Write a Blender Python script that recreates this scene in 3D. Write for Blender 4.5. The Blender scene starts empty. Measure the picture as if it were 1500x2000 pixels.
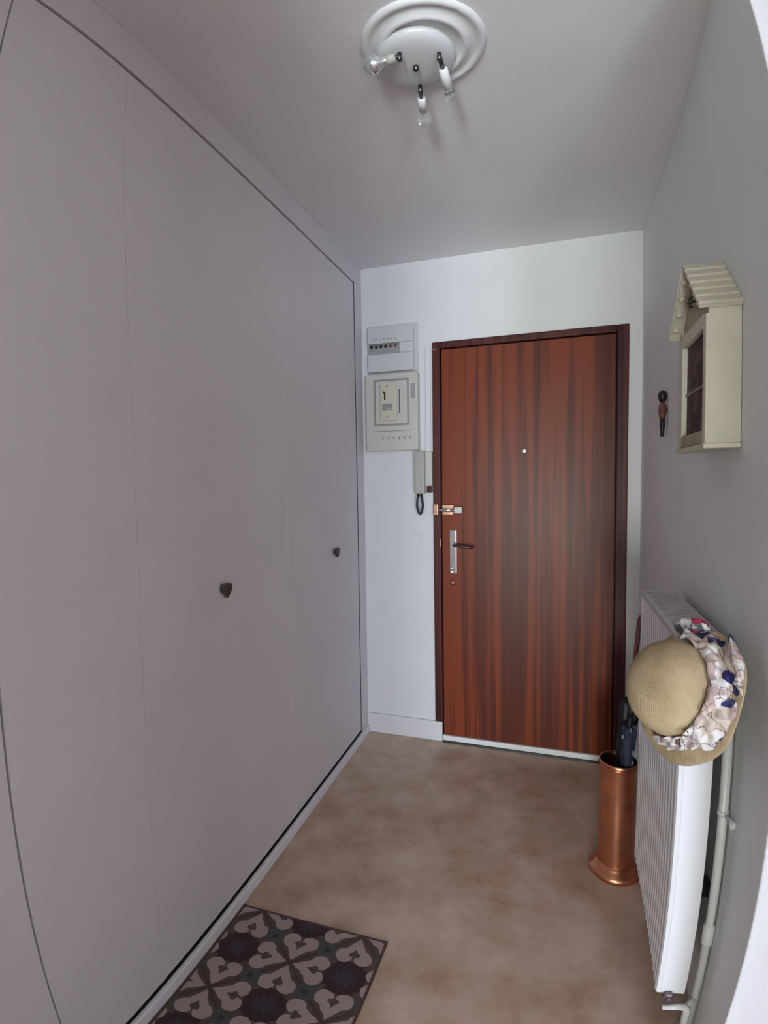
import bpy, bmesh, math, random
from mathutils import Matrix, Vector
random.seed(7)
sc = bpy.context.scene
PI = math.pi

# ---------------------------------------------------------------- camera (wide phone lens with its barrel curve)
cd = bpy.data.cameras.new('camera')
cam = bpy.data.objects.new('camera', cd)
sc.collection.objects.link(cam)
sc.camera = cam
cd.type = 'PANO'
cd.panorama_type = 'FISHEYE_LENS_POLYNOMIAL'
cd.fisheye_fov = math.radians(170)
cd.sensor_fit = 'AUTO'
cd.sensor_width = 36
cd.fisheye_polynomial_k0 = 0
cd.fisheye_polynomial_k1 = -0.0009770431746 / .018
cd.fisheye_polynomial_k2 = 0
cd.fisheye_polynomial_k3 = 0.4023595384 / 18 ** 3
cd.fisheye_polynomial_k4 = -0.2168490174 / 18 ** 4
cd.clip_start = .01
R_ = [[0.9521447911900025, -0.30561817975816297, -0.004221943989886743],
      [0.30529314477732605, 0.9502858738616486, 0.061260539427705846],
      [-0.014710280817074175, -0.05961783407932615, 0.9981128801383001]]
cam.matrix_world = Matrix(((R_[0][0], R_[0][2], -R_[0][1], 0.97666), (R_[1][0], R_[1][2], -R_[1][1], -2.69612),
                           (R_[2][0], R_[2][2], -R_[2][1], 1.38849), (0, 0, 0, 1)))

# ---------------------------------------------------------------- world, daylight, exposure
wd = bpy.data.worlds.new('world')
sc.world = wd
wd.use_nodes = True
bg = wd.node_tree.nodes['Background']
bg.inputs[0].default_value = (.62, .72, .9, 1)
bg.inputs[1].default_value = 1.0
sc.view_settings.view_transform = 'Standard'
sc.view_settings.look = 'None'
sc.view_settings.gamma = 1
sc.view_settings.use_curve_mapping = False
sc.view_settings.exposure = 0.36


def area(name, loc, rot, sx, sy, power, col):
    l = bpy.data.lights.new(name, 'AREA')
    l.shape = 'RECTANGLE'
    l.size = sx
    l.size_y = sy
    l.energy = power
    l.color = col
    o = bpy.data.objects.new(name, l)
    sc.collection.objects.link(o)
    o.location = loc
    o.rotation_euler = rot
    return o


# daylight through the living-room window (behind, to the right) and the glazed door straight behind
area('window_daylight', (3.62, -7.17, 1.1), (math.radians(90), 0, 0), 1.3, 1.9, 150, (.70, .79, 1.0))
area('glazed_door_daylight', (.86, -7.17, .75), (math.radians(90), 0, 0), .7, 1.3, 165, (.86, .96, .93))

# ---------------------------------------------------------------- materials
def nmat(name):
    m = bpy.data.materials.new(name)
    m.use_nodes = True
    return m, m.node_tree, m.node_tree.nodes['Principled BSDF']


def mat(name, col, rough=.5, metal=0., var=.0, vscale=8, bump=0., bscale=150, coat=0., spec=.5):
    m, nt, b = nmat(name)
    b.inputs['Base Color'].default_value = (*col, 1)
    b.inputs['Roughness'].default_value = rough
    b.inputs['Metallic'].default_value = metal
    b.inputs['Coat Weight'].default_value = coat
    b.inputs['Specular IOR Level'].default_value = spec
    tc = nt.nodes.new('ShaderNodeTexCoord')
    if var:
        n = nt.nodes.new('ShaderNodeTexNoise')
        n.inputs['Scale'].default_value = vscale
        n.inputs['Detail'].default_value = 5
        nt.links.new(tc.outputs['Object'], n.inputs['Vector'])
        r = nt.nodes.new('ShaderNodeValToRGB')
        r.color_ramp.elements[0].position = .3
        r.color_ramp.elements[1].position = .7
        r.color_ramp.elements[0].color = (*[c * (1 - var) for c in col], 1)
        r.color_ramp.elements[1].color = (*[min(1, c * (1 + var)) for c in col], 1)
        nt.links.new(n.outputs['Fac'], r.inputs[0])
        nt.links.new(r.outputs[0], b.inputs['Base Color'])
    if bump:
        n2 = nt.nodes.new('ShaderNodeTexNoise')
        n2.inputs['Scale'].default_value = bscale
        n2.inputs['Detail'].default_value = 3
        nt.links.new(tc.outputs['Object'], n2.inputs['Vector'])
        bp = nt.nodes.new('ShaderNodeBump')
        bp.inputs['Strength'].default_value = bump
        bp.inputs['Distance'].default_value = .002
        nt.links.new(n2.outputs['Fac'], bp.inputs['Height'])
        nt.links.new(bp.outputs[0], b.inputs['Normal'])
    return m


def wood(name, c1, c2, c3, rough=.42, sx=26, sz=.5, coat=.05):
    m, nt, b = nmat(name)
    tc = nt.nodes.new('ShaderNodeTexCoord')
    out = []
    for (s, z, d) in ((sx, sz, 6), (sx * 9, sz * 3, 3), (3.2, .25, 2)):
        mp = nt.nodes.new('ShaderNodeMapping')
        mp.inputs['Scale'].default_value = (s, s, z)
        n = nt.nodes.new('ShaderNodeTexNoise')
        n.inputs['Scale'].default_value = 1
        n.inputs['Detail'].default_value = d
        nt.links.new(tc.outputs['Object'], mp.inputs[0])
        nt.links.new(mp.outputs[0], n.inputs['Vector'])
        out.append(n.outputs['Fac'])
    a = nt.nodes.new('ShaderNodeMath'); a.operation = 'MULTIPLY_ADD'
    a.inputs[1].default_value = .35
    nt.links.new(out[1], a.inputs[0]); nt.links.new(out[0], a.inputs[2])
    a2 = nt.nodes.new('ShaderNodeMath'); a2.operation = 'MULTIPLY_ADD'
    a2.inputs[1].default_value = .5
    nt.links.new(out[2], a2.inputs[0]); nt.links.new(a.outputs[0], a2.inputs[2])
    r = nt.nodes.new('ShaderNodeValToRGB')
    r.color_ramp.elements[0].position = .62
    r.color_ramp.elements[1].position = 1.25 if False else 1.0
    r.color_ramp.elements[0].color = (*c1, 1)
    r.color_ramp.elements[1].color = (*c3, 1)
    e = r.color_ramp.elements.new(.88)
    e.color = (*c2, 1)
    nt.links.new(a2.outputs[0], r.inputs[0])
    nt.links.new(r.outputs[0], b.inputs['Base Color'])
    b.inputs['Roughness'].default_value = rough
    b.inputs['Coat Weight'].default_value = coat
    b.inputs['Coat Roughness'].default_value = .32
    b.inputs['Specular IOR Level'].default_value = .24
    return m


M = {}
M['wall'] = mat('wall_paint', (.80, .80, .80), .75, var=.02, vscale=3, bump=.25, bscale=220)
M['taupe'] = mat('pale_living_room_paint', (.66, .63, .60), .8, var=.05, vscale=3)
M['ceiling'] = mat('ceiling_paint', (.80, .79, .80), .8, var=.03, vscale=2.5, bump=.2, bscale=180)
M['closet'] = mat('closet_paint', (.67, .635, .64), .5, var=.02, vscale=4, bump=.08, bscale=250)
M['trim'] = mat('white_gloss_trim', (.78, .77, .77), .4)
M['white'] = mat('white_enamel', (.80, .80, .80), .3, coat=.2)
M['radiator'] = mat('radiator_enamel', (.80, .80, .83), .32, coat=.2)
M['grille'] = mat('radiator_grille_enamel', (.64, .61, .60), .4)
M['dark_gap'] = mat('dark_gap_shade', (.03, .028, .028), .9)  # near-black colour standing in for the shade inside door gaps
M['plastic'] = mat('white_plastic', (.66, .665, .65), .4)
M['ivory'] = mat('ivory_plastic', (.64, .62, .55), .42)
M['ivory2'] = mat('yellowed_plastic', (.66, .62, .48), .42)
M['beige'] = mat('beige_phone_plastic', (.47, .46, .40), .45)
M['beige_light'] = mat('pale_phone_plastic', (.62, .62, .55), .45)
M['greyprint'] = mat('grey_print', (.30, .30, .29), .5)
M['lightgrey'] = mat('light_grey_plastic', (.36, .37, .38), .35)
M['black'] = mat('black_plastic', (.012, .012, .014), .35)
M['cord'] = mat('dark_cord_rubber', (.015, .018, .03), .4)
M['chrome'] = mat('polished_chrome', (.80, .80, .82), .16, 1.)
M['steel'] = mat('dark_steel', (.12, .12, .12), .35, 1.)
M['brass'] = mat('worn_brass', (.62, .36, .24), .3, 1., var=.2, vscale=60)
M['copper'] = mat('beaten_copper', (.66, .29, .17), .3, 1., var=.16, vscale=14, bump=.35, bscale=60)
M['pewter'] = mat('brown_pewter', (.12, .09, .075), .45, .6, var=.3, vscale=70)
M['cream'] = mat('cream_painted_wood', (.61, .57, .455), .5, var=.05, vscale=12, bump=.1)
M['cream_dark'] = mat('dark_cream_wood', (.36, .33, .23), .6, var=.12, vscale=30)  # darker cream for the back panel, lower rail and gable board
M['navy'] = mat('navy_umbrella_cloth', (.012, .018, .042), .55, var=.5, vscale=14)
M['black_cloth'] = mat('black_umbrella_cloth', (.006, .007, .011), .55)
M['handle_wood'] = mat('reddish_handle_wood', (.13, .03, .02), .3, coat=.5)
M['plaster'] = mat('plaster_rose_white', (.78, .79, .80), .5)
M['canopy'] = mat('pearl_glass_canopy', (.66, .67, .68), .3)
M['holder'] = mat('white_candle_sleeve', (.82, .82, .82), .45)
M['mahogany'] = wood('mahogany_veneer', (.070, .013, .008), (.105, .021, .011), (.215, .042, .014))
M['frame_wood'] = wood('dark_mahogany_frame', (.035, .009, .009), (.055, .013, .012), (.10, .026, .022), rough=.4, sx=30)
M['red_brown'] = mat('carved_red_brown', (.20, .06, .05), .5, var=.6, vscale=90)
M['glass'], _nt, _b = nmat('clear_bulb_glass')
_b.inputs['Base Color'].default_value = (.93, .95, .95, 1)
_b.inputs['Roughness'].default_value = .03
_b.inputs['Transmission Weight'].default_value = .92
_b.inputs['IOR'].default_value = 1.45
M['mirror_bulb'] = mat('crown_silvered_glass', (.75, .80, .80), .12, .85)
M['pane'], _nt, _b = nmat('cabinet_pane')
_b.inputs['Base Color'].default_value = (1, 1, 1, 1)
_b.inputs['Roughness'].default_value = .08
_b.inputs['Transmission Weight'].default_value = 1
_b.inputs['IOR'].default_value = 1.2


def linoleum():
    m, nt, b = nmat('beige_linoleum')
    tc = nt.nodes.new('ShaderNodeTexCoord')
    n = nt.nodes.new('ShaderNodeTexNoise'); n.inputs['Scale'].default_value = 7; n.inputs['Detail'].default_value = 7
    n.inputs['Roughness'].default_value = .62
    n2 = nt.nodes.new('ShaderNodeTexNoise'); n2.inputs['Scale'].default_value = 2.2; n2.inputs['Detail'].default_value = 2
    mx = nt.nodes.new('ShaderNodeMath'); mx.operation = 'MULTIPLY_ADD'; mx.inputs[1].default_value = .5
    nt.links.new(tc.outputs['Object'], n.inputs['Vector']); nt.links.new(tc.outputs['Object'], n2.inputs['Vector'])
    nt.links.new(n2.outputs['Fac'], mx.inputs[0]); nt.links.new(n.outputs['Fac'], mx.inputs[2])
    r = nt.nodes.new('ShaderNodeValToRGB')
    r.color_ramp.elements[0].position = .58; r.color_ramp.elements[0].color = (.44, .295, .195, 1)
    r.color_ramp.elements[1].position = .92; r.color_ramp.elements[1].color = (.66, .50, .40, 1)
    nt.links.new(mx.outputs[0], r.inputs[0]); nt.links.new(r.outputs[0], b.inputs['Base Color'])
    b.inputs['Roughness'].default_value = .42
    bp = nt.nodes.new('ShaderNodeBump'); bp.inputs['Strength'].default_value = .12; bp.inputs['Distance'].default_value = .001
    nt.links.new(n.outputs['Fac'], bp.inputs['Height']); nt.links.new(bp.outputs[0], b.inputs['Normal'])
    return m


M['lino'] = linoleum()


class NodeMath:
    """tiny expression helper over Math nodes"""
    def __init__(s, nt): s.nt = nt
    def op(s, o, a, b=None, c=None):
        n = s.nt.nodes.new('ShaderNodeMath'); n.operation = o
        for i, v in enumerate((a, b, c)):
            if v is None: continue
            if isinstance(v, (int, float)): n.inputs[i].default_value = v
            else: s.nt.links.new(v, n.inputs[i])
        return n.outputs[0]


def rug_material():
    """printed cement-tile motif: clovers of four hearts between dark rosettes"""
    m, nt, b = nmat('printed_tile_motif')
    q = NodeMath(nt); op = q.op
    tc = nt.nodes.new('ShaderNodeTexCoord')
    sp = nt.nodes.new('ShaderNodeSeparateXYZ')
    nt.links.new(tc.outputs['Object'], sp.inputs[0])
    # slight soft wobble of the print
    wn = nt.nodes.new('ShaderNodeTexNoise'); wn.inputs['Scale'].default_value = 40
    nt.links.new(tc.outputs['Object'], wn.inputs['Vector'])
    wob = op('MULTIPLY', op('SUBTRACT', wn.outputs['Fac'], .5), .05)
    PX, PY = .1705, .153
    X = op('ADD', op('DIVIDE', op('SUBTRACT', sp.outputs['X'], .2655), PX), wob)
    Y = op('ADD', op('DIVIDE', op('SUBTRACT', sp.outputs['Y'], -1.4405), PY), wob)
    # cells of size 1 centred on the integers; even = clover, odd = rosette
    ix = op('FLOOR', op('ADD', X, .5)); iy = op('FLOOR', op('ADD', Y, .5))
    par = op('PINGPONG', op('ADD', ix, iy), 1)          # 0 even, 1 odd

    # nearest clover centre in the rotated lattice: u = X+Y, v = X-Y, period 2
    u = op('ADD', X, Y); v = op('SUBTRACT', X, Y)
    cu = op('MULTIPLY', op('ROUND', op('MULTIPLY', u, .5)), 2); cv = op('MULTIPLY', op('ROUND', op('MULTIPLY', v, .5)), 2)
    du = op('SUBTRACT', u, cu); dv = op('SUBTRACT', v, cv)
    dx = op('ABSOLUTE', op('MULTIPLY', op('ADD', du, dv), .5)); dy = op('ABSOLUTE', op('MULTIPLY', op('SUBTRACT', du, dv), .5))
    ax = op('MAXIMUM', dx, dy); la = op('MINIMUM', dx, dy)

    def heart(tip, lobe, lat, rad):
        # tip at the clover centre, two lobes outward
        d = op('SQRT', op('ADD', op('POWER', op('SUBTRACT', ax, lobe), 2), op('POWER', op('SUBTRACT', la, lat), 2)))
        c = op('LESS_THAN', d, rad)
        slope = (lat + rad * .8) / (lobe - tip)
        t = op('LESS_THAN', la, op('MULTIPLY', op('SUBTRACT', ax, tip), slope))
        t = op('MULTIPLY', t, op('LESS_THAN', ax, lobe))
        return op('MAXIMUM', c, t)
    big = heart(.065, .51, .168, .162)
    small = heart(.32, .47, .045, .05)
    stem = op('MULTIPLY', op('LESS_THAN', la, .022), op('GREATER_THAN', ax, .48))
    petal = op('MULTIPLY', big, op('SUBTRACT', 1, op('MAXIMUM', small, stem)))
    diag = op('LESS_THAN', op('SUBTRACT', ax, la), .032)
    # rosette: distance from nearest odd centre
    u2 = op('SUBTRACT', u, 1); v2 = op('SUBTRACT', v, 1)
    ru = op('SUBTRACT', u2, op('MULTIPLY', op('ROUND', op('MULTIPLY', u2, .5)), 2)); rv = op('SUBTRACT', v2, op('MULTIPLY', op('ROUND', op('MULTIPLY', v2, .5)), 2))
    rx = op('MULTIPLY', op('ADD', ru, rv), .5); ry = op('MULTIPLY', op('SUBTRACT', ru, rv), .5)
    rr = op('SQRT', op('ADD', op('POWER', rx, 2), op('POWER', ry, 2)))
    ang = op('ARCTAN2', ry, rx)
    lob = op('MULTIPLY', op('COSINE', op('MULTIPLY', ang, 8)), .04)
    ros = op('LESS_THAN', op('ADD', rr, lob), .40)
    core = op('LESS_THAN', op('ADD', rr, op('MULTIPLY', lob, 1.3)), .17)
    # green cloverlets on the diagonal mid-points
    gx = op('SUBTRACT', op('ABSOLUTE', op('SUBTRACT', X, op('ROUND', X))), .5)
    gy = op('SUBTRACT', op('ABSOLUTE', op('SUBTRACT', Y, op('ROUND', Y))), .5)
    gd = op('SQRT', op('ADD', op('POWER', gx, 2), op('POWER', gy, 2)))
    gdot = op('LESS_THAN', gd, .055)

    def mix(f, a, bb):
        n = nt.nodes.new('ShaderNodeMix'); n.data_type = 'RGBA'
        nt.links.new(f, n.inputs['Factor'])
        for s, v_ in (('A', a), ('B', bb)):
            i = [k for k in n.inputs if k.name == s and k.type == 'RGBA'][0]
            if isinstance(v_, tuple): i.default_value = (*v_, 1)
            else: nt.links.new(v_, i)
        return [k for k in n.outputs if k.type == 'RGBA'][0]
    c = mix(ros, (.090, .062, .055), (.036, .013, .015))
    c = mix(core, c, (.045, .030, .048))
    c = mix(diag, c, (.060, .034, .026))
    gg = op('LESS_THAN', gd, .19)
    c = mix(gg, c, (.070, .070, .062))
    c = mix(petal, c, (.40, .30, .275))
    c = mix(gdot, c, (.022, .03, .035))
    # thin printed border
    bx0 = op('LESS_THAN', sp.outputs['X'], .027); bx1 = op('GREATER_THAN', sp.outputs['X'], .507)
    by = op('GREATER_THAN', sp.outputs['Y'], -1.289)
    c = mix(op('MAXIMUM', op('MAXIMUM', bx0, bx1), by), c, (.085, .042, .03))
    nt.links.new(c, b.inputs['Base Color'])
    b.inputs['Roughness'].default_value = .6
    return m


def straw():
    m, nt, b = nmat('woven_straw')
    tc = nt.nodes.new('ShaderNodeTexCoord')
    vo = nt.nodes.new('ShaderNodeTexNoise'); vo.inputs['Scale'].default_value = 14; vo.inputs['Detail'].default_value = 4
    nt.links.new(tc.outputs['Object'], vo.inputs['Vector'])
    r = nt.nodes.new('ShaderNodeValToRGB')
    r.color_ramp.elements[0].position = .3; r.color_ramp.elements[0].color = (.36, .26, .145, 1)
    r.color_ramp.elements[1].position = .72; r.color_ramp.elements[1].color = (.53, .41, .25, 1)
    nt.links.new(vo.outputs['Fac'], r.inputs[0]); nt.links.new(r.outputs[0], b.inputs['Base Color'])
    w1 = nt.nodes.new('ShaderNodeTexWave'); w1.inputs['Scale'].default_value = 95; w1.inputs['Distortion'].default_value = 1.5
    w2 = nt.nodes.new('ShaderNodeTexWave'); w2.bands_direction = 'Y'; w2.inputs['Scale'].default_value = 95; w2.inputs['Distortion'].default_value = 1.5
    ad = nt.nodes.new('ShaderNodeMath'); ad.operation = 'ADD'
    nt.links.new(tc.outputs['Object'], w1.inputs['Vector']); nt.links.new(tc.outputs['Object'], w2.inputs['Vector'])
    nt.links.new(w1.outputs['Fac'], ad.inputs[0]); nt.links.new(w2.outputs['Fac'], ad.inputs[1])
    bp = nt.nodes.new('ShaderNodeBump'); bp.inputs['Strength'].default_value = .22; bp.inputs['Distance'].default_value = .001
    nt.links.new(ad.outputs[0], bp.inputs['Height']); nt.links.new(bp.outputs[0], b.inputs['Normal'])
    b.inputs['Roughness'].default_value = .8
    return m


def print_cloth(name, stops, scale, seed=0, dark_edge=True):
    m, nt, b = nmat(name)
    tc = nt.nodes.new('ShaderNodeTexCoord')
    mp = nt.nodes.new('ShaderNodeMapping'); mp.inputs['Location'].default_value = (seed, seed * .7, 0)
    nt.links.new(tc.outputs['Object'], mp.inputs[0])
    vo = nt.nodes.new('ShaderNodeTexVoronoi'); vo.inputs['Scale'].default_value = scale; vo.inputs['Randomness'].default_value = .8
    nt.links.new(mp.outputs[0], vo.inputs['Vector'])
    sx = nt.nodes.new('ShaderNodeSeparateXYZ'); nt.links.new(vo.outputs['Color'], sx.inputs[0])
    r = nt.nodes.new('ShaderNodeValToRGB'); r.color_ramp.interpolation = 'CONSTANT'
    while len(r.color_ramp.elements) > 1: r.color_ramp.elements.remove(r.color_ramp.elements[0])
    r.color_ramp.elements[0].position = 0; r.color_ramp.elements[0].color = (*stops[0][1], 1)
    for p, c in stops[1:]:
        e = r.color_ramp.elements.new(p); e.color = (*c, 1)
    nt.links.new(sx.outputs[0], r.inputs[0])
    out = r.outputs[0]
    if dark_edge:
        ve = nt.nodes.new('ShaderNodeTexVoronoi'); ve.feature = 'DISTANCE_TO_EDGE'; ve.inputs['Scale'].default_value = scale * .55; ve.inputs['Randomness'].default_value = 1
        nt.links.new(mp.outputs[0], ve.inputs['Vector'])
        lt = nt.nodes.new('ShaderNodeMath'); lt.operation = 'LESS_THAN'; lt.inputs[1].default_value = .014
        nt.links.new(ve.outputs['Distance'], lt.inputs[0])
        mx = nt.nodes.new('ShaderNodeMix'); mx.data_type = 'RGBA'
        nt.links.new(lt.outputs[0], mx.inputs[0])
        ia = [k for k in mx.inputs if k.type == 'RGBA']
        nt.links.new(out, ia[0]); ia[1].default_value = (.16, .10, .09, 1)
        out = [k for k in mx.outputs if k.type == 'RGBA'][0]
    nt.links.new(out, b.inputs['Base Color'])
    b.inputs['Roughness'].default_value = .7
    return m


M['rug'] = rug_material()
M['straw'] = straw()
_cr, _pk, _wh = (.60, .50, .42), (.44, .33, .30), (.72, .68, .66)
M['scarf'] = print_cloth('flowered_scarf_print', [(0, _cr), (.20, (.012, .014, .095)), (.36, _pk), (.55, _cr), (.72, _wh), (.86, (.22, .09, .07)), (.90, _pk)], 46, 1.3)
M['scarf_low'] = print_cloth('pale_scarf_print', [(0, _wh), (.35, (.42, .46, .44)), (.5, _wh), (.66, (.5, .42, .45)), (.8, _pk), (.92, (.15, .06, .06))], 55, 3.1)
M['scarf_bow'] = print_cloth('bow_scarf_print', [(0, _wh), (.28, (.12, .13, .15)), (.45, (.30, .015, .05)), (.64, (.45, .36, .36)), (.78, _wh), (.9, (.10, .05, .08))], 48, 5.2)
M['spotted'] = print_cloth('spotted_navy_cloth', [(0, (.012, .016, .04)), (.78, (.25, .26, .36)), (.88, (.02, .03, .09))], 60, 2.2, False)
M['picture'] = print_cloth('dark_brown_photograph', [(0, (.060, .022, .022)), (.3, (.035, .015, .018)), (.5, (.085, .030, .026)), (.7, (.12, .065, .06)), (.88, (.02, .012, .015)), (.96, (.30, .24, .22))], 38, 4.0, False)

# ---------------------------------------------------------------- mesh helpers (all shapes are given in room coordinates)
def setp(o, label=None, cat=None, group=None, kind=None):
    if label: o['label'] = label
    if cat: o['category'] = cat
    if group: o['group'] = group
    if kind: o['kind'] = kind
    return o


def attach(o, parent):
    if parent is not None:
        o.parent = parent
        o.matrix_parent_inverse = Matrix.Translation(-world_loc(parent))


def world_loc(o):
    v = Vector((0, 0, 0))
    while o is not None:
        v += o.location if o.type == 'EMPTY' else Vector((0, 0, 0))
        o = None if o.type == 'EMPTY' else o.parent if False else None
    return v


def thing(name, loc, label=None, cat=None, group=None, kind=None):
    o = bpy.data.objects.new(name, None)
    o.empty_display_size = .05
    sc.collection.objects.link(o)
    o.location = loc
    return setp(o, label, cat, group, kind)


def mobj(name, bm, m, parent=None, smooth=False, bevel=0, label=None, seg=2, kind=None):
    bmesh.ops.recalc_face_normals(bm, faces=bm.faces)
    me = bpy.data.meshes.new(name)
    bm.to_mesh(me)
    bm.free()
    me.materials.append(m)
    if smooth:
        for p in me.polygons: p.use_smooth = True
    o = bpy.data.objects.new(name, me)
    sc.collection.objects.link(o)
    attach(o, parent)
    if bevel:
        b = o.modifiers.new('bevel', 'BEVEL')
        b.width = bevel; b.segments = seg; b.limit_method = 'ANGLE'; b.angle_limit = math.radians(40)
    if label: o['label'] = label
    if kind: o['kind'] = kind
    return o


def box(bm, x0, x1, y0, y1, z0, z1):
    v = [bm.verts.new(p) for p in ((x0, y0, z0), (x1, y0, z0), (x1, y1, z0), (x0, y1, z0), (x0, y0, z1), (x1, y0, z1), (x1, y1, z1), (x0, y1, z1))]
    for f in ((0, 3, 2, 1), (4, 5, 6, 7), (0, 1, 5, 4), (1, 2, 6, 5), (2, 3, 7, 6), (3, 0, 4, 7)):
        bm.faces.new([v[i] for i in f])
    return v


def bx(name, m, r, parent=None, **k):
    bm = bmesh.new()
    box(bm, *r)
    return mobj(name, bm, m, parent, **k)


def frame_of(d):
    d = Vector(d).normalized()
    a = Vector((0, 0, 1)) if abs(d.z) < .9 else Vector((1, 0, 0))
    x = d.cross(a).normalized()
    return x, d.cross(x).normalized(), d


def lathe(bm, org, axis, prof, n=32, mod=None, close=True):
    """prof: (radius, height along axis)"""
    x, y, z = frame_of(axis)
    org = Vector(org)
    rings = []
    for (r, h) in prof:
        if r < 1e-6:
            rings.append([bm.verts.new(org + z * h)])
        else:
            rings.append([bm.verts.new(org + z * h + (x * math.cos(2 * PI * i / n) + y * math.sin(2 * PI * i / n)) * (r * (mod(2 * PI * i / n, h) if mod else 1))) for i in range(n)])
    for a, b in zip(rings, rings[1:]):
        for i in range(n):
            j = (i + 1) % n
            if len(a) == 1 and len(b) == 1: continue
            if len(a) == 1: bm.faces.new((a[0], b[i], b[j]))
            elif len(b) == 1: bm.faces.new((a[i], b[0], a[j]))
            else: bm.faces.new((a[i], b[i], b[j], a[j]))
    if close:
        for rg in (rings[0], rings[-1]):
            if len(rg) > 2: bm.faces.new(rg)


def tube(bm, pts, r, n=10):
    pts = [Vector(p) for p in pts]
    rs = r if isinstance(r, (list, tuple)) else [r] * len(pts)
    rings = []
    up = None
    for i, p in enumerate(pts):
        d = (pts[min(i + 1, len(pts) - 1)] - pts[max(i - 1, 0)]).normalized()
        if up is None:
            x, y, _ = frame_of(d)
        else:
            x = (up - d * up.dot(d)).normalized(); y = d.cross(x)
        up = x
        rings.append([bm.verts.new(p + (x * math.cos(2 * PI * k / n) + y * math.sin(2 * PI * k / n)) * rs[i]) for k in range(n)])
    for a, b in zip(rings, rings[1:]):
        for i in range(n):
            bm.faces.new((a[i], b[i], b[(i + 1) % n], a[(i + 1) % n]))
    bm.faces.new(rings[0]); bm.faces.new(rings[-1])


def prism(bm, pts, d):
    """closed outline extruded by vector d"""
    d = Vector(d)
    a = [bm.verts.new(p) for p in pts]
    b = [bm.verts.new(Vector(p) + d) for p in pts]
    bm.faces.new(a); bm.faces.new(b[::-1])
    for i in range(len(a)):
        j = (i + 1) % len(a)
        bm.faces.new((a[i], a[j], b[j], b[i]))


# ---------------------------------------------------------------- dimensions of the hall (metres)
W, H = 1.3621, 2.5047          # right wall, ceiling
YE = -1.636                    # outer corner of the right wall
YA, YB = -1.6475, -2.0108      # closet joints
YG, ZB, HT = -.1024, .0501, 2.4052
XL, XR, ZT = .3832, 1.3059, 2.09     # door frame
LX0, LX1, LZ0, LZ1 = .429, 1.249, .0365, 2.0503    # door leaf
REAR = -7.2
RX = 5.0

# ---------------------------------------------------------------- the setting
bx('floor', M['lino'], (-.7, RX + .1, REAR - .1, .1, -.1, 0), kind='structure')
bx('ceiling', M['ceiling'], (-.7, RX + .1, REAR - .1, .1, H, H + .1), kind='structure')
bm = bmesh.new()      # entrance wall with the door opening
box(bm, -.1, XL + .012, 0, .14, 0, H); box(bm, XR - .012, W + .1, 0, .14, 0, H); box(bm, XL + .012, XR - .012, 0, .14, ZT - .012, H)
mobj('wall_front', bm, M['wall'], kind='structure')
bm = bmesh.new()      # right wall of the hall and the return at its outer corner, one solid
prism(bm, [(W, .14, 0), (W, YE, 0), (RX, YE, 0), (RX, .14, 0)], (0, 0, H))
mobj('wall_right', bm, M['wall'], kind='structure', bevel=.004)
bx('wall_far_right', M['taupe'], (RX, RX + .1, REAR, YE, 0, H), kind='structure')
bx('wall_left', M['taupe'], (-.7, -.6, REAR, 0, 0, H), kind='structure')
bm = bmesh.new()  # added unseen walls, placed to narrow the daylight reaching the hall and closet
box(bm, 0, .62, -3.40, -3.30, 0, H); box(bm, 1.14, 1.42, -3.40, -3.30, 0, H); box(bm, 1.34, 1.42, REAR, -3.40, 0, H)
mobj('wall_light_block', bm, M['taupe'], kind='structure')
bx('wall_closet_end', M['taupe'], (-.6, 0, REAR, -3.2, 0, H), kind='structure')
bm = bmesh.new()      # rear wall with its window and the glazed door
for r in ((-.7, .4, 0, H), (.4, 1.3, 2.1, H), (1.3, 2.95, 0, H), (2.95, 4.3, 0, .1), (2.95, 4.3, 2.1, H), (4.3, RX + .1, 0, H)):
    box(bm, r[0], r[1], REAR - .1, REAR, r[2], r[3])
mobj('wall_rear', bm, M['taupe'], kind='structure')

# built-in closet surround
bx('trim_1', M['closet'], (-.06, 0, YG, -.0005, 0, H), kind='structure', bevel=.0015)
bx('trim_2', M['closet'], (-.06, 0, -3.2, YG, HT, H), kind='structure', bevel=.0015)
bx('trim_3', M['trim'], (-.001, .016, -3.2, -.0005, 0, .040), kind='structure', bevel=.004)
# baseboards
bx('baseboard_front', M['trim'], (.0005, .421, -.014, 0, 0, .1045), kind='structure', bevel=.004)
bx('baseboard_front.001', M['trim'], (XR, W, -.012, 0, 0, .1045), kind='structure', bevel=.004)

# ---------------------------------------------------------------- entrance door
d1 = thing('door_1', (.84, 0, 0), kind='structure')
setp(d1, 'dark reddish mahogany entrance door in a dark wooden frame', 'door')
bm = bmesh.new()
prof_d = -.012
for (x0, x1, z0, z1) in ((XL, LX0 - .006, .1045, ZT), (LX1 + .006, XR, 0, ZT), (LX0 - .006, LX1 + .006, LZ1 + .006, ZT)):
    box(bm, x0, x1, prof_d, .08, z0, z1)
mobj('door_frame', bm, M['frame_wood'], d1, bevel=.005)
bm = bmesh.new()      # rebate behind the leaf
for (x0, x1, z0, z1) in ((LX0 - .008, LX0 + .006, .0, ZT - .03), (LX1 - .006, LX1 + .008, 0, ZT - .03), (LX0, LX1, LZ1 - .005, ZT - .03)):
    box(bm, x0, x1, .03, .09, z0, z1)
mobj('frame_rebate', bm, M['frame_wood'], d1)
bx('door_backing', M['dark_gap'], (XL + .012, XR - .012, .095, .10, 0, ZT), d1)
leaf = bx('door_leaf', M['mahogany'], (LX0, LX1, -.004, .036, LZ0, LZ1), d1, bevel=.002)
bx('bottom_seal', M['white'], (LX0 - .004, LX1 + .004, -.016, .03, .010, .0365), d1, bevel=.002, label='white draught strip')
bx('threshold', M['steel'], (LX0 - .004, LX1 + .004, -.02, .09, 0, .009), d1)
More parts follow.
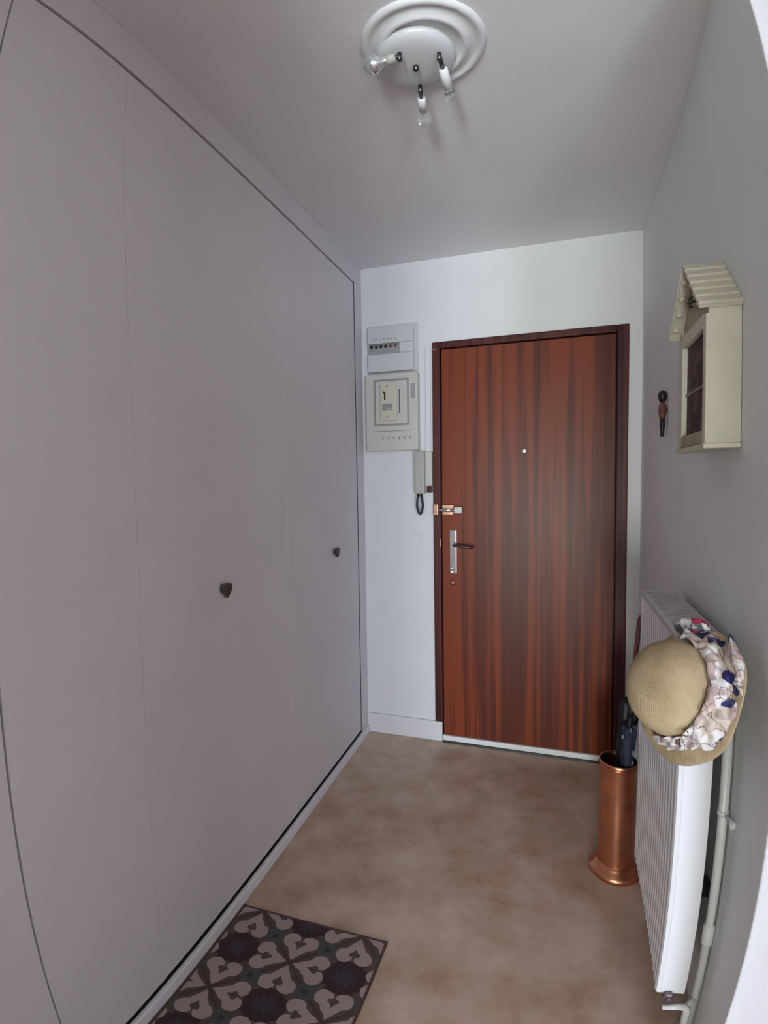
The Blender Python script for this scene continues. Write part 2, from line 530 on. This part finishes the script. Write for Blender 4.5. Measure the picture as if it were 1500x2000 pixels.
# frame chip at the top left corner
bx('corner_joint', M['brass'], (XL + .003, XL + .022, prof_d - .0012, prof_d + .002, 2.05, 2.056), d1)

# long chrome handle plate with lever
pl = bx('handle_plate', M['chrome'], (.468, .505, -.011, -.003, .898, 1.128), leaf, bevel=.004, seg=3)
bm = bmesh.new()
tube(bm, [(.497, -.008, 1.052), (.497, -.045, 1.052), (.503, -.058, 1.052), (.52, -.062, 1.051), (.56, -.062, 1.047), (.60, -.060, 1.047)], [.008, .008, .008, .0075, .0065, .005], 12)
lev = mobj('lever_handle', bm, M['steel'], leaf, smooth=True, label='dark slender lever handle')
bm = bmesh.new()
lathe(bm, (.478, -.003, .925), (0, -1, 0), [(0, .016), (.010, .016), (.011, .004), (.011, 0)], 20)
mobj('lock_cylinder', bm, M['chrome'], leaf, smooth=True)
bm = bmesh.new()
box(bm, .4765, .4795, -.040, -.016, .905, .930)
mobj('key', bm, M['chrome'], leaf, bevel=.001)
bm = bmesh.new()
lathe(bm, (.482, -.002, .851), (0, -1, 0), [(0, .010), (.006, .010), (.0095, .007), (.015, .003), (.016, 0)], 24)
mobj('escutcheon', bm, M['brass'], leaf, smooth=True, label='round brass key escutcheon')
bm = bmesh.new()
lathe(bm, (.841, -.002, 1.524), (0, -1, 0), [(0, .006), (.006, .0065), (.009, .006), (.0125, .003), (.0135, 0)], 24)
mobj('peephole', bm, M['chrome'], leaf, smooth=True, label='chrome spyhole')
# surface bolt
lt = bx('latch_body', M['brass'], (.432, .492, -.022, -.003, 1.205, 1.262), leaf, bevel=.004, label='brass case of the door bolt')
bm = bmesh.new()
tube(bm, [(.415, -.030, 1.232), (.50, -.030, 1.232)], .009, 12)
mobj('latch_bolt', bm, M['chrome'], leaf, smooth=True)
bx('latch_knob', M['ivory'], (.498, .537, -.040, -.014, 1.216, 1.248), leaf, bevel=.003, label='ivory slide knob of the bolt')
bx('latch_keeper', M['brass'], (.388, .414, -.034, -.011, 1.205, 1.265), d1, bevel=.004, label='brass bolt keeper on the frame')
bx('strike_plate', M['brass'], (.418, .4225, -.014, -.005, 1.04, 1.078), d1, bevel=.001)

# ---------------------------------------------------------------- closet doors
def closet_door(y0, y1, label, knob=None, x=-.002, x2=None):
    t = thing('closet_door', (0, (y0 + y1) / 2, ZB), label, 'door', 'flush closet doors along the left side')
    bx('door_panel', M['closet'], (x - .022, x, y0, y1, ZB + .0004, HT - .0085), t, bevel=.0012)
    if knob:
        ky, kz = knob
        bm = bmesh.new()
        # heart-shaped knob on a short stem
        lathe(bm, (x, ky, kz), (1, 0, 0), [(.010, 0), (.007, .004), (.006, .018)], 16)
        pts = []
        for i in range(28):
            a = 2 * PI * i / 28
            hx = 16 * math.sin(a) ** 3
            hz = 13 * math.cos(a) - 5 * math.cos(2 * a) - 2 * math.cos(3 * a) - math.cos(4 * a)
            pts.append((x + .007, ky + hx * .00128, kz + (hz + 2) * .0015))
        prism(bm, pts, (.017, 0, 0))
        mobj('knob', bm, M['pewter'], t, bevel=.0055, seg=4, label='brown heart-shaped knob')
    return t


closet_door(-.8755, YG - .0085, 'closet door next to the entrance wall, farthest one, with small dark knob', (-.432, 1.055))
closet_door(YA + .0008, -.8763, 'wide white closet door with the nearer and larger looking heart knob', (-1.308, 1.056))
closet_door(YB + .0022, YA - .0008, 'plain narrow closet door without knob, between two vertical joints', None, -.001)
closet_door(-2.9, YB - .0022, 'closet door at the left edge of the photo, nearest the viewer', None, -.002)
bm = bmesh.new()  # near-black strips behind the closet doors, painting the shade in their gaps
box(bm, -.034, -.0265, -3.1, YG, .01, HT); box(bm, -.0265, -.0015, -3.1, YG, .0, .034); box(bm, -.0265, -.0012, YG - .003, YG, .034, HT)
mobj('gap_shade', bm, M['dark_gap'], kind='structure')

# ---------------------------------------------------------------- floor mat
rug = bx('floor_mat', M['rug'], (.018, .515, -3.35, -1.281, .0005, .0045), bevel=.0015)
setp(rug, 'thin mat printed with pale heart clovers and dark red rosettes, lying along the closet', 'mat')

# ---------------------------------------------------------------- fuse box and meter board
f = thing('fuse_box', (.168, 0, 2.065), 'shallow white fuse box with a grey flap, above the meter board', 'fuse box')
bx('backplate', M['plastic'], (.034, .310, -.014, 0, 1.955, 2.200), f, bevel=.004)
bm = bmesh.new()
box(bm, .045, .291, -.040, -.014, 1.957, 2.048); box(bm, .045, .291, -.040, -.014, 2.102, 2.185)
box(bm, .2165, .291, -.040, -.014, 2.0485, 2.1015)
mobj('cover', bm, M['plastic'], f, bevel=.004)
fl = bx('window_flap', M['lightgrey'], (.046, .216, -.028, -.016, 2.049, 2.088), f, bevel=.002, label='grey translucent flap')
bx('switch_recess', M['greyprint'], (.046, .216, -.022, -.016, 2.088, 2.1015), f)
for i in range(6):
    b_ = bx('breaker_switch', M['black'] if i < 4 else M['red_brown'], (.058 + i * .026, .070 + i * .026, -.034, -.022, 2.080, 2.094 + (.002 if i == 0 else 0)), f, bevel=.001)
for i in range(7):
    bx('printed_mark', M['lightgrey'], (.066 + i * .021, .076 + i * .021, -.0405, -.0395, 2.118, 2.124 + .004 * (i % 2)), f)
bx('cover_screw', M['lightgrey'], (.279, .284, -.0415, -.040, 2.068, 2.073), f)

f = thing('meter_board', (.175, 0, 1.745), 'ivory electricity meter board with a framed meter cover, below the fuse box', 'meter')
bx('board', M['ivory'], (.033, .3165, -.050, 0, 1.545, 1.943), f, bevel=.006, seg=3)
bm = bmesh.new()   # recessed dark groove frame
for r in ((.079, .269, 1.905, 1.914), (.079, .269, 1.674, 1.683), (.079, .088, 1.683, 1.905), (.261, .269, 1.683, 1.905)):
    box(bm, r[0], r[1], -.054, -.049, r[2], r[3])
mobj('cover_frame', bm, mat('taupe_frame', (.36, .32, .29), .5), f, bevel=.001)
bx('inner_plate', M['ivory'], (.089, .2605, -.0535, -.0495, 1.684, 1.904), f, bevel=.002)
mc = bx('meter_cover', M['ivory2'], (.117, .206, -.066, -.053, 1.700, 1.896), f, bevel=.005, seg=3)
bx('index_window', M['black'], (.140, .148, -.0672, -.0655, 1.806, 1.846), mc, bevel=.0005)
bx('index_window.001', M['black'], (.1345, .142, -.0672, -.0655, 1.840, 1.850), mc, bevel=.0005)
bx('rating_label', M['greyprint'], (.130, .184, -.0672, -.0655, 1.752, 1.787), mc)
bx('rating_label.001', mat('pale_label', (.50, .48, .42), .5), (.150, .181, -.0680, -.0671, 1.755, 1.763), mc)
for z in (1.879, 1.719):
    bm = bmesh.new()
    lathe(bm, (.156, -.0655, z), (0, -1, 0), [(0, .002), (.005, .002), (.0055, 0)], 14)
    mobj('screw', bm, M['greyprint'], mc)
bx('side_slit', M['black'], (.217, .221, -.0545, -.0530, 1.737, 1.860), f)
bx('grey_label', M['lightgrey'], (.279, .303, -.0512, -.0495, 1.807, 1.884), f, label='grey sticker')
bx('groove', M['greyprint'], (.055, .285, -.0508, -.0495, 1.645, 1.6485), f)
for i in range(6):
    x = .128 + i * .029
    bm = bmesh.new()
    box(bm, x - .006, x + .006, -.0512, -.0495, 1.612, 1.616); box(bm, x - .002, x + .002, -.0512, -.0495, 1.602, 1.612)
    mobj('printed_mark', bm, M['greyprint'], f)

t = bx('cable_trunking', M['wall'], (.345, .374, -.009, 0, 1.537, 2.070), bevel=.002)
setp(t, 'narrow vertical white cable trunking between the meter board and the door frame', 'trunking')
t = thing('light_switch', (.292, 0, 1.065), 'flush white switch plate on the wall left of the door handle', 'switch')
bx('plate', M['wall'], (.262, .322, -.006, 0, 1.030, 1.100), t, bevel=.002)
bx('rocker', M['wall'], (.272, .312, -.009, -.005, 1.042, 1.088), t, bevel=.002)

# ---------------------------------------------------------------- intercom handset
t = thing('intercom_phone', (.345, 0, 1.43), 'beige wall intercom handset with a dark cord loop, beside the door frame', 'intercom')
bx('base', M['beige_light'], (.335, .3825, -.034, 0, 1.322, 1.536), t, bevel=.004)
bm = bmesh.new()
box(bm, .298, .350, -.062, -.030, 1.318, 1.538)
mobj('handset', bm, M['beige'], t, bevel=.007, seg=3)
bx('hook_bracket', M['frame_wood'], (.360, .3825, -.052, -.034, 1.322, 1.358), t, bevel=.002, label='small dark brown hook block')
bm = bmesh.new()
cp = []
for i in range(33):
    a = i / 32
    ang = PI * (1.0 + a)                 # hanging loop
    cp.append((.322 + .017 * math.cos(ang) * (1 if a < .5 else .9), -.045 + .008 * math.sin(a * PI * 2), 1.262 + .050 * math.sin(ang)))
cp = [(.314, -.046, 1.318), (.308, -.046, 1.290)] + cp[1:-1] + [(.332, -.04, 1.290), (.326, -.04, 1.318)]
tube(bm, cp, .006, 8)
mobj('cord', bm, M['cord'], t, smooth=True, label='dark looped cord')

# ---------------------------------------------------------------- radiator
RXF, RXB, RYN, RYF, RZ0, RZ1 = 1.24, 1.311, -1.44, -.885, .155, 1.03
t = thing('radiator', (1.29, -1.16, RZ0), 'white panel radiator on the right wall with a slatted top grille, under the straw hat', 'radiator')
bm = bmesh.new()      # front panel: shallow vertical channels
n = 17
pts = []
pitch = (RYF - RYN - .03) / n
pts.append((RXF + .012, RYN))
pts.append((RXF + .003, RYN + .002))
pts.append((RXF, RYN + .010))
for i in range(n):
    y = RYN + .015 + i * pitch
    pts += [(RXF, y + pitch * .12), (RXF + .0018, y + pitch * .30), (RXF + .0018, y + pitch * .70), (RXF, y + pitch * .88)]
pts += [(RXF, RYF - .006), (RXF + .006, RYF), (RXF + .012, RYF)]
prism(bm, [(p[0], p[1], RZ0) for p in pts], (0, 0, RZ1 - RZ0 - .0125))
mobj('front_panel', bm, M['radiator'], t)
bx('end_cover', M['radiator'], (RXF + .012, RXB, RYN, RYN + .004, RZ0, RZ1 - .012), t, bevel=.0015)
bx('end_cover.001', M['radiator'], (RXF + .012, RXB, RYF - .004, RYF, RZ0, RZ1 - .012), t, bevel=.0015)
bx('rear_panel', M['radiator'], (RXB - .010, RXB, RYN + .004, RYF - .004, RZ0, RZ1 - .012), t)
bm = bmesh.new()
for i in range(30):
    y = RYN + .02 + i * .0178
    box(bm, RXF + .012, RXB - .010, y, y + .002, RZ0 + .02, RZ1 - .04)
mobj('convector_fins', bm, M['radiator'], t, kind='stuff')
bm = bmesh.new()      # rim of the top grille
GX0, GX1 = RXF, 1.337
box(bm, GX0 - .001, GX0 + .012, RYN, RYF, RZ1 - .012, RZ1 + .004); box(bm, GX1 - .006, GX1, RYN, RYF, RZ1 - .012, RZ1 + .004)
box(bm, GX0 + .012, GX1 - .006, RYN, RYN + .030, RZ1 - .012, RZ1 + .004); box(bm, GX0 + .012, GX1 - .006, RYF - .014, RYF, RZ1 - .012, RZ1 + .004)
mobj('top_rim', bm, M['grille'], t, bevel=.0015)
ns = 20
bm = bmesh.new()
y0, y1 = RYN + .030, RYF - .014
dp = (y1 - y0) / ns
box(bm, GX0 + .012, GX1 - .006, 0, dp * .5, RZ1 - .009, RZ1 + .003)
sl = mobj('grille_slat', bm, M['grille'], t)
for i in range(ns):
    s = sl if i == 0 else sl.copy()
    if i:
        sc.collection.objects.link(s)
    s.location = (0, y0 + dp * (i + .2), 0)
# lower corner valve
bm = bmesh.new()
lathe(bm, (1.272, RYN + .004, .150), (0, -1, 0), [(.013, 0), (.013, .008), (.016, .009), (.016, .018), (.009, .020), (.009, .026), (0, .027)], 6)
mobj('lower_valve', bm, mat('dull_violet_metal', (.20, .15, .17), .35, .8), t, bevel=.001, label='dark metal lower valve')
for y in (-1.3, -1.02):
    for z in (.35, .85):
        bx('wall_bracket', M['steel'], (RXB, W - .0008, y - .015, y + .015, z, z + .04), t)

# heating pipe
t = thing('heating_pipe', (1.347, -1.404, 0), 'thin white vertical heating pipe between the radiator end and the wall', 'pipe')
PXc, PYc = 1.3475, -1.405
bm = bmesh.new()
tube(bm, [(PXc, PYc, .0), (PXc, PYc, 1.016)], .0105, 16)
mobj('riser', bm, M['white'], t, smooth=True)
bm = bmesh.new()
lathe(bm, (PXc, PYc, .285), (0, 0, 1), [(.0105, 0), (.014, .004), (.014, .055), (.0105, .060)], 16)
mobj('coupling', bm, M['white'], t, smooth=True)
bm = bmesh.new()
lathe(bm, (PXc, PYc, .632), (0, 0, 1), [(.0105, 0), (.0132, .0), (.0132, .012), (.0105, .012)], 16)
tube(bm, [(PXc + .002, PYc - .012, .638), (W - .004, PYc - .028, .634), (W - .0005, PYc - .045, .630)], [.003, .006, .012], 12)
mobj('pipe_clip', bm, M['white'], t, smooth=True)
bm = bmesh.new()
tube(bm, [(1.262, -1.452, .118), (1.300, -1.449, .120), (1.318, -1.447, .118), (1.324, -1.446, .110), (1.326, -1.446, 0)], [.006, .0085, .0095, .010, .010], 12)
mobj('return_elbow', bm, M['white'], t, smooth=True)
bm = bmesh.new()
tube(bm, [(1.318, -1.446, .112), (PXc, PYc, .112)], .008, 10)
mobj('pipe_link', bm, M['white'], t, smooth=True)

# ---------------------------------------------------------------- copper umbrella stand
CX, CY = 1.196, -.765
t = thing('umbrella_stand', (CX, CY, 0), 'tall copper umbrella stand with a flared foot, behind the radiator near the door', 'umbrella stand')
bm = bmesh.new()
lathe(bm, (CX, CY, 0), (0, 0, 1), [(.064, .02), (.062, .05), (.0610, .10), (.0595, .25), (.0600, .395), (.0618, .402), (.0618, .412), (.0595, .413), (.0575, .405), (.0575, .03), (0, .025)], 48, close=False)
mobj('body', bm, M['copper'], t, smooth=True)
bm = bmesh.new()
lathe(bm, (CX, CY, 0), (0, 0, 1), [(0, .0), (.086, .0), (.090, .006), (.090, .014), (.086, .022), (.076, .028), (.068, .034), (.064, .046), (.0615, .046)], 48, close=False)
mobj('foot', bm, M['copper'], t, smooth=True)
bm = bmesh.new()
pts = [(CX + .0622 * math.cos(a), CY + .0622 * math.sin(a), .398) for a in [2 * PI * i / 48 for i in range(49)]]
tube(bm, pts, .0022, 6)
mobj('rim_bead', bm, M['copper'], t, smooth=True)


def umbrella(a, b, label, cloth, rtop=.030, handle=True, frac=.64):
    a, b = Vector(a), Vector(b)
    d = (b - a).normalized(); L = (b - a).length
    t = thing('umbrella', a, label, 'umbrella')
    bm = bmesh.new()
    pr = [(.004, L * .06), (.011, L * .10), (rtop * .6, L * .3), (rtop * .85, L * .5), (rtop, L * frac), (rtop * .8, L * (frac + .02)), (.006, L * (frac - .01))]
    lathe(bm, a, d, pr, 64, mod=lambda an, h: 1 + .16 * math.sin(an * 8 + h * 14), close=False)
    mobj('canopy', bm, cloth, t, smooth=True)
    bm = bmesh.new()
    tube(bm, [a, a + d * L * .12], [.003, .005], 8)
    mobj('ferrule', bm, M['steel'], t, smooth=True)
    bm = bmesh.new()
    tube(bm, [a + d * L * .1, a + d * L * .86], .0045, 8)
    mobj('shaft', bm, M['steel'], t, smooth=True)
    if handle:
        bm = bmesh.new()
        side = Vector((.15, -.9, 0)); side = (side - d * side.dot(d)).normalized()
        pts = [a + d * L * .80, a + d * L * .90]
        c = a + d * L * .96 + side * .024
        for i in range(10):
            an = PI * i / 9
            pts.append(c - side * .024 * math.cos(an) + d * .026 * math.sin(an))
        pts.append(pts[-1] - d * .03)
        tube(bm, pts, .0085, 10)
        mobj('crook_handle', bm, M['handle_wood'], t, smooth=True, label='curved reddish wooden handle')
    return t


umbrella((1.172, -.800, .03), (1.274, -.655, .905), 'closed plain black umbrella with reddish wooden crook, leaning in the copper stand', M['black_cloth'], .031)
umbrella((1.204, -.782, .03), (1.232, -.786, .66), 'closed navy umbrella flecked with pale spots, in front in the copper stand', M['spotted'], .022, False, .80)

# ---------------------------------------------------------------- house-shaped wall cabinet
YN, YF_ = -1.378, -1.112
FX = 1.297
YC, ZR, ZE = -1.232, 1.900, 1.760
t = thing('house_cabinet', (W, (YN + YF_) / 2, 1.452), 'cream wooden cabinet shaped like a little house with gabled slatted roof, on the right wall', 'cabinet')
bx('side_panel', M['cream'], (FX, W - .001, YN, YN + .010, 1.459, 1.766), t, bevel=.0015)
bx('side_panel.001', M['cream'], (FX, W - .001, YF_ - .010, YF_, 1.459, 1.766), t, bevel=.0015)
bx('back_panel', M['cream_dark'], (W - .006, W - .001, YN + .010, YF_ - .010, 1.459, 1.76), t)
bx('base_board', M['cream'], (FX - .010, W - .001, YN - .006, YF_ + .006, 1.448, 1.459), t, bevel=.002)
bx('door_stile', M['cream'], (FX - .006, FX + .008, YN + .0005, YN + .026, 1.4595, 1.74), t, bevel=.002)
bx('door_stile.001', M['cream'], (FX - .006, FX + .008, YF_ - .040, YF_ - .0005, 1.4595, 1.74), t, bevel=.002)
bx('door_rail', M['cream_dark'], (FX - .006, FX + .008, YN + .026, YF_ - .040, 1.4595, 1.490), t, bevel=.002)
bx('door_rail.001', M['cream'], (FX - .006, FX + .008, YN + .026, YF_ - .040, 1.714, 1.745), t, bevel=.002)
bx('picture', M['picture'], (FX + .006, FX + .010, YN + .024, YF_ - .038, 1.486, 1.716), t, label='dark brown photograph behind the pane')
bx('cross_bar', mat('pale_bar', (.25, .20, .19), .4), (FX + .002, FX + .006, YN + .026, YF_ - .040, 1.590, 1.596), t)
# gable board
bm = bmesh.new()
prism(bm, [(FX + .004, YN, 1.745), (FX + .004, YF_, 1.745), (FX + .004, YC, ZR - .02)], (.008, 0, 0))
mobj('gable_board', bm, M['cream_dark'], t)
# roof: two boards, each with six overlapping slats
for side in (-1, 1):
    ye = YC + side * .155
    n_ = Vector((0, side * (ZR - ZE), .155)).normalized()
    down = Vector((0, side * .155, -(ZR - ZE)))
    a = Vector((1.276, YC, ZR - .004)); b = a + down
    bm = bmesh.new()
    prism(bm, [a, b, b - n_ * .007, a - n_ * .007], (W - .001 - 1.276, 0, 0))
    mobj('roof_board', bm, M['cream'], t, bevel=.001)
    for k in range(6):
        p = a + down * (k / 6); q = a + down * ((k + 1.06) / 6)
        bm = bmesh.new()
        prism(bm, [p + n_ * .0004, q + n_ * .0004, q + n_ * .0085, p + n_ * .0030], (W - .001 - 1.276, 0, 0))
        for v in bm.verts:
            if v.co.x < 1.28: v.co.x -= .003
        mobj('roof_slat', bm, M['cream'], t, bevel=.0012)
    for k in range(4):      # dentils under the front edge
        p = a + down * ((k + .8) / 4.6) - n_ * .013
        bm = bmesh.new()
        lathe(bm, p + Vector((.006, 0, 0)), (1, 0, 0), [(0, -.006), (.006, -.003), (.007, .002), (.006, .008), (0, .010)], 10)
        mobj('gable_bead', bm, M['cream'], t, smooth=True)
# dark forged rosette in the gable
bm = bmesh.new()
c = Vector((FX - .004, YC - .012, 1.805))
for k in range(6):
    an = 2 * PI * k / 6
    tube(bm, [c, c + Vector((-.006, .009 * math.cos(an), .010 * math.sin(an))), c + Vector((0, .015 * math.cos(an + .3), .016 * math.sin(an + .3)))], [.002, .0045, .003], 6)
lathe(bm, c + Vector((.012, 0, 0)), (-1, 0, 0), [(.002, 0), (.002, .008), (.006, .016), (0, .022)], 10)
mobj('gable_ornament', bm, mat('dark_olive_metal', (.10, .09, .065), .6, .2), t, smooth=True, label='dark forged flower ornament')

# ---------------------------------------------------------------- small wall figure
t = thing('wall_figurine', (W, -.58, 1.53), 'small narrow carved figurine with black head and red-brown body, on the right wall', 'figurine')
FXc = W - .0155
bm = bmesh.new()
lathe(bm, (FXc, -.575, 1.650), (0, 0, 1), [(0, 0), (.009, .004), (.0135, .016), (.015, .028), (.012, .039), (.006, .045), (0, .047)], 20)
mobj('head', bm, M['black'], t, smooth=True)
bm = bmesh.new()
lathe(bm, (FXc, -.578, 1.588), (0, 0, 1), [(0, 0), (.009, .002), (.0115, .018), (.014, .035), (.0125, .052), (.008, .064), (0, .067)], 20)
mobj('body', bm, M['red_brown'], t, smooth=True)
bm = bmesh.new()
lathe(bm, (FXc, -.58, 1.530), (0, 0, 1), [(0, 0), (.0065, .001), (.007, .02), (.009, .045), (.0085, .060), (0, .062)], 20)
mobj('foot', bm, M['black'], t, smooth=True)
bm = bmesh.new()
box(bm, FXc + .006, W - .0005, -.582, -.574, 1.62, 1.63)
mobj('wall_pin', bm, M['steel'], t)

# ---------------------------------------------------------------- ceiling rose and lamp
RC = Vector((.664, -1.338, H))
bm = bmesh.new()
prof = [(.160, 0), (.160, .004), (.154, .010), (.146, .012), (.140, .008), (.134, .006), (.120, .009), (.112, .016), (.106, .019), (.100, .016), (.096, .008), (0, .008)]
lathe(bm, RC, (0, 0, -1), prof, 96, mod=lambda an, h: 1 + (.005 * math.cos(an * 24) if .005 < h < .0125 else 0), close=False)
cr = mobj('ceiling_rose', bm, M['plaster'], smooth=True)
setp(cr, 'round moulded plaster rose on the ceiling around the lamp', 'ceiling rose')
t = thing('ceiling_lamp', RC - Vector((0, 0, .008)), 'white dish ceiling lamp with three bare bulbs on short arms', 'lamp')
LC = RC + Vector((-.026, .022, -.008))
bm = bmesh.new()
lathe(bm, LC, (0, 0, -1), [(.102, 0), (.104, .006), (.101, .014), (.093, .021), (.080, .026), (.05, .030), (0, .031)], 64, close=False)
mobj('canopy_dish', bm, M['canopy'], t, smooth=True)
bm = bmesh.new()
lathe(bm, LC + Vector((0, 0, -.031)), (0, 0, -1), [(.006, -.002), (.008, .003), (.008, .010), (.004, .014), (0, .015)], 16)
mobj('finial', bm, M['steel'], t, smooth=True)


def spot(root, d, stem, hold, bulb_r, mirror=False, hr=.0115):
    root = Vector(root); d = Vector(d).normalized()
    bm = bmesh.new()
    lathe(bm, root - Vector((0, 0, .012)) + Vector((0, 0, .02)), (0, 0, -1), [(.006, 0), (.006, .020)], 12)
    tube(bm, [root, root + d * stem], .0060, 12)
    mobj('arm', bm, M['steel'], t, smooth=True)
    bm = bmesh.new()
    lathe(bm, root + d * stem, d, [(.007, 0), (hr, .004), (hr, hold), (hr * .8, hold + .001), (0, hold)], 20)
    mobj('bulb_holder', bm, M['beige'] if mirror else M['holder'], t, smooth=True)
    o = root + d * (stem + hold)
    bm = bmesh.new()
    pr = [(.0085, 0), (.010, .008), (.014, .014)]
    for i in range(1, 10):
        an = -1.0 + (PI / 2 + 1.0) * i / 9
        pr.append((bulb_r * math.cos(an), .016 + bulb_r * (math.sin(an) + .85)))
    pr[-1] = (0, pr[-1][1])
    lathe(bm, o, d, pr, 28, close=False)
    b = mobj('bulb', bm, M['mirror_bulb'] if mirror else M['glass'], t, smooth=True)
    bm = bmesh.new()
    tube(bm, [o + d * .003, o + d * (.018 + bulb_r * .4)], [.003, .002], 8)
    mobj('filament', bm, M['chrome'], b, smooth=True)


spot((.632, -1.248, 2.452), (-.14, 1, -.10), .032, .044, .0215)
spot((.706, -1.345, 2.456), (.06, 1.0, -.30), .034, .056, .0125, hr=.012)
spot((.612, -1.380, 2.452), (-.9, -.10, -.15), .010, .024, .0235, True)

# ---------------------------------------------------------------- straw hat with its scarf
HC = Vector((1.242, -1.477, .938))                  # centre of the hat's opening
AX = Vector((-.85, -.41, .36)).normalized()      # where the crown points
zx = AX
up = Vector((0, 0, 1)); CH = .88
yv = (up - zx * up.dot(zx)).normalized(); xv = yv.cross(zx).normalized()


def hp(an, r, h):
    return HC + xv * (r * .92 * math.cos(an)) + yv * (r * math.sin(an)) + zx * (h * CH)


t = thing('straw_hat', HC, 'woven straw sun hat wrapped in a flowered scarf, hanging on the radiator corner', 'hat')
bm = bmesh.new()
prof = [(.000, .122), (.022, .121), (.045, .116), (.068, .106), (.085, .090), (.097, .066), (.103, .038), (.107, .012), (.113, .002), (.124, -.003), (.136, -.007), (.148, -.010), (.150, -.013)]
N = 72
rings = []
for (r, h) in prof:
    if r == 0:
        rings.append([bm.verts.new(hp(0, 0, h))]); continue
    rg = []
    for i in range(N):
        an = 2 * PI * i / N
        k = max(0, (r - .105) / .053)
        hh = h + k * (.012 * math.sin(2 * an + .6) + .006 * math.sin(5 * an + 1))
        rr = r * (1 + .03 * math.sin(an * 2 + 1.2)) * (1 + k * .03 * math.sin(3 * an))
        rg.append(bm.verts.new(hp(an, rr, hh)))
    rings.append(rg)
for a, b in zip(rings, rings[1:]):
    for i in range(N):
        j = (i + 1) % N
        if len(a) == 1: bm.faces.new((a[0], b[i], b[j]))
        else: bm.faces.new((a[i], b[i], b[j], a[j]))
o = mobj('crown_and_brim', bm, M['straw'], t, smooth=True)
s = o.modifiers.new('thick', 'SOLIDIFY'); s.thickness = .003; s.offset = -1


def band(a0, a1, r0, h0, h1, m, name, amp=.004, seed=0, lift=0):
    bm = bmesh.new()
    n1, n2 = 70, 9
    g = []
    for i in range(n1 + 1):
        an = a0 + (a1 - a0) * i / n1
        row = []
        for j in range(n2 + 1):
            s_ = j / n2
            h = h0 + (h1 - h0) * s_
            w_ = amp * (math.sin(an * 9 + s_ * 7 + seed) + .7 * math.sin(an * 23 - s_ * 11 + seed * 2) + .8 * math.sin(s_ * 16 + an * 2))
            rr = r0(s_) + w_ + .004
            row.append(bm.verts.new(hp(an, rr * (1 + .03 * math.sin(an * 2 + 1.2)), h + w_ * .8 + lift)))
        g.append(row)
    for i in range(n1):
        for j in range(n2):
            bm.faces.new((g[i][j], g[i + 1][j], g[i + 1][j + 1], g[i][j + 1]))
    o = mobj(name, bm, m, t, smooth=True)
    s = o.modifiers.new('thick', 'SOLIDIFY'); s.thickness = .003
    return o


band(-.62, 1.75, lambda s: .136 - .030 * s, -.004, .052, M['scarf'], 'scarf_band', seed=.3)
band(-1.75, -.58, lambda s: .122 - .018 * s, .002, .040, M['scarf_low'], 'scarf_band', amp=.003, seed=1.7)


def puff(c, ax_, sx, sy, sz, m, name, seed=0, label=None):
    """crumpled fold of cloth"""
    bm = bmesh.new()
    bmesh.ops.create_icosphere(bm, subdivisions=4, radius=1)
    x, y, z = frame_of(ax_)
    for v in bm.verts:
        p = v.co.copy()
        w_ = 1 + .14 * math.sin(p.x * 5 + p.y * 3 + seed) + .10 * math.sin(p.z * 9 + p.x * 4 + seed * 2) + .06 * math.sin(p.y * 17 + seed)
        v.co = Vector(c) + (x * p.x * sx + y * p.y * sy + z * p.z * sz) * w_
    return mobj(name, bm, m, t, smooth=True, label=label)


puff(hp(1.85, .134, .004), hp(1.2, .13, 0) - hp(2.5, .13, 0), .017, .024, .042, M['scarf_bow'], 'scarf_bow', 1.0, 'crumpled bow of the scarf')
puff(hp(.72, .142, .006), hp(.3, .14, 0) - hp(1.1, .14, 0), .014, .020, .050, M['scarf'], 'scarf_tail', 2.5)
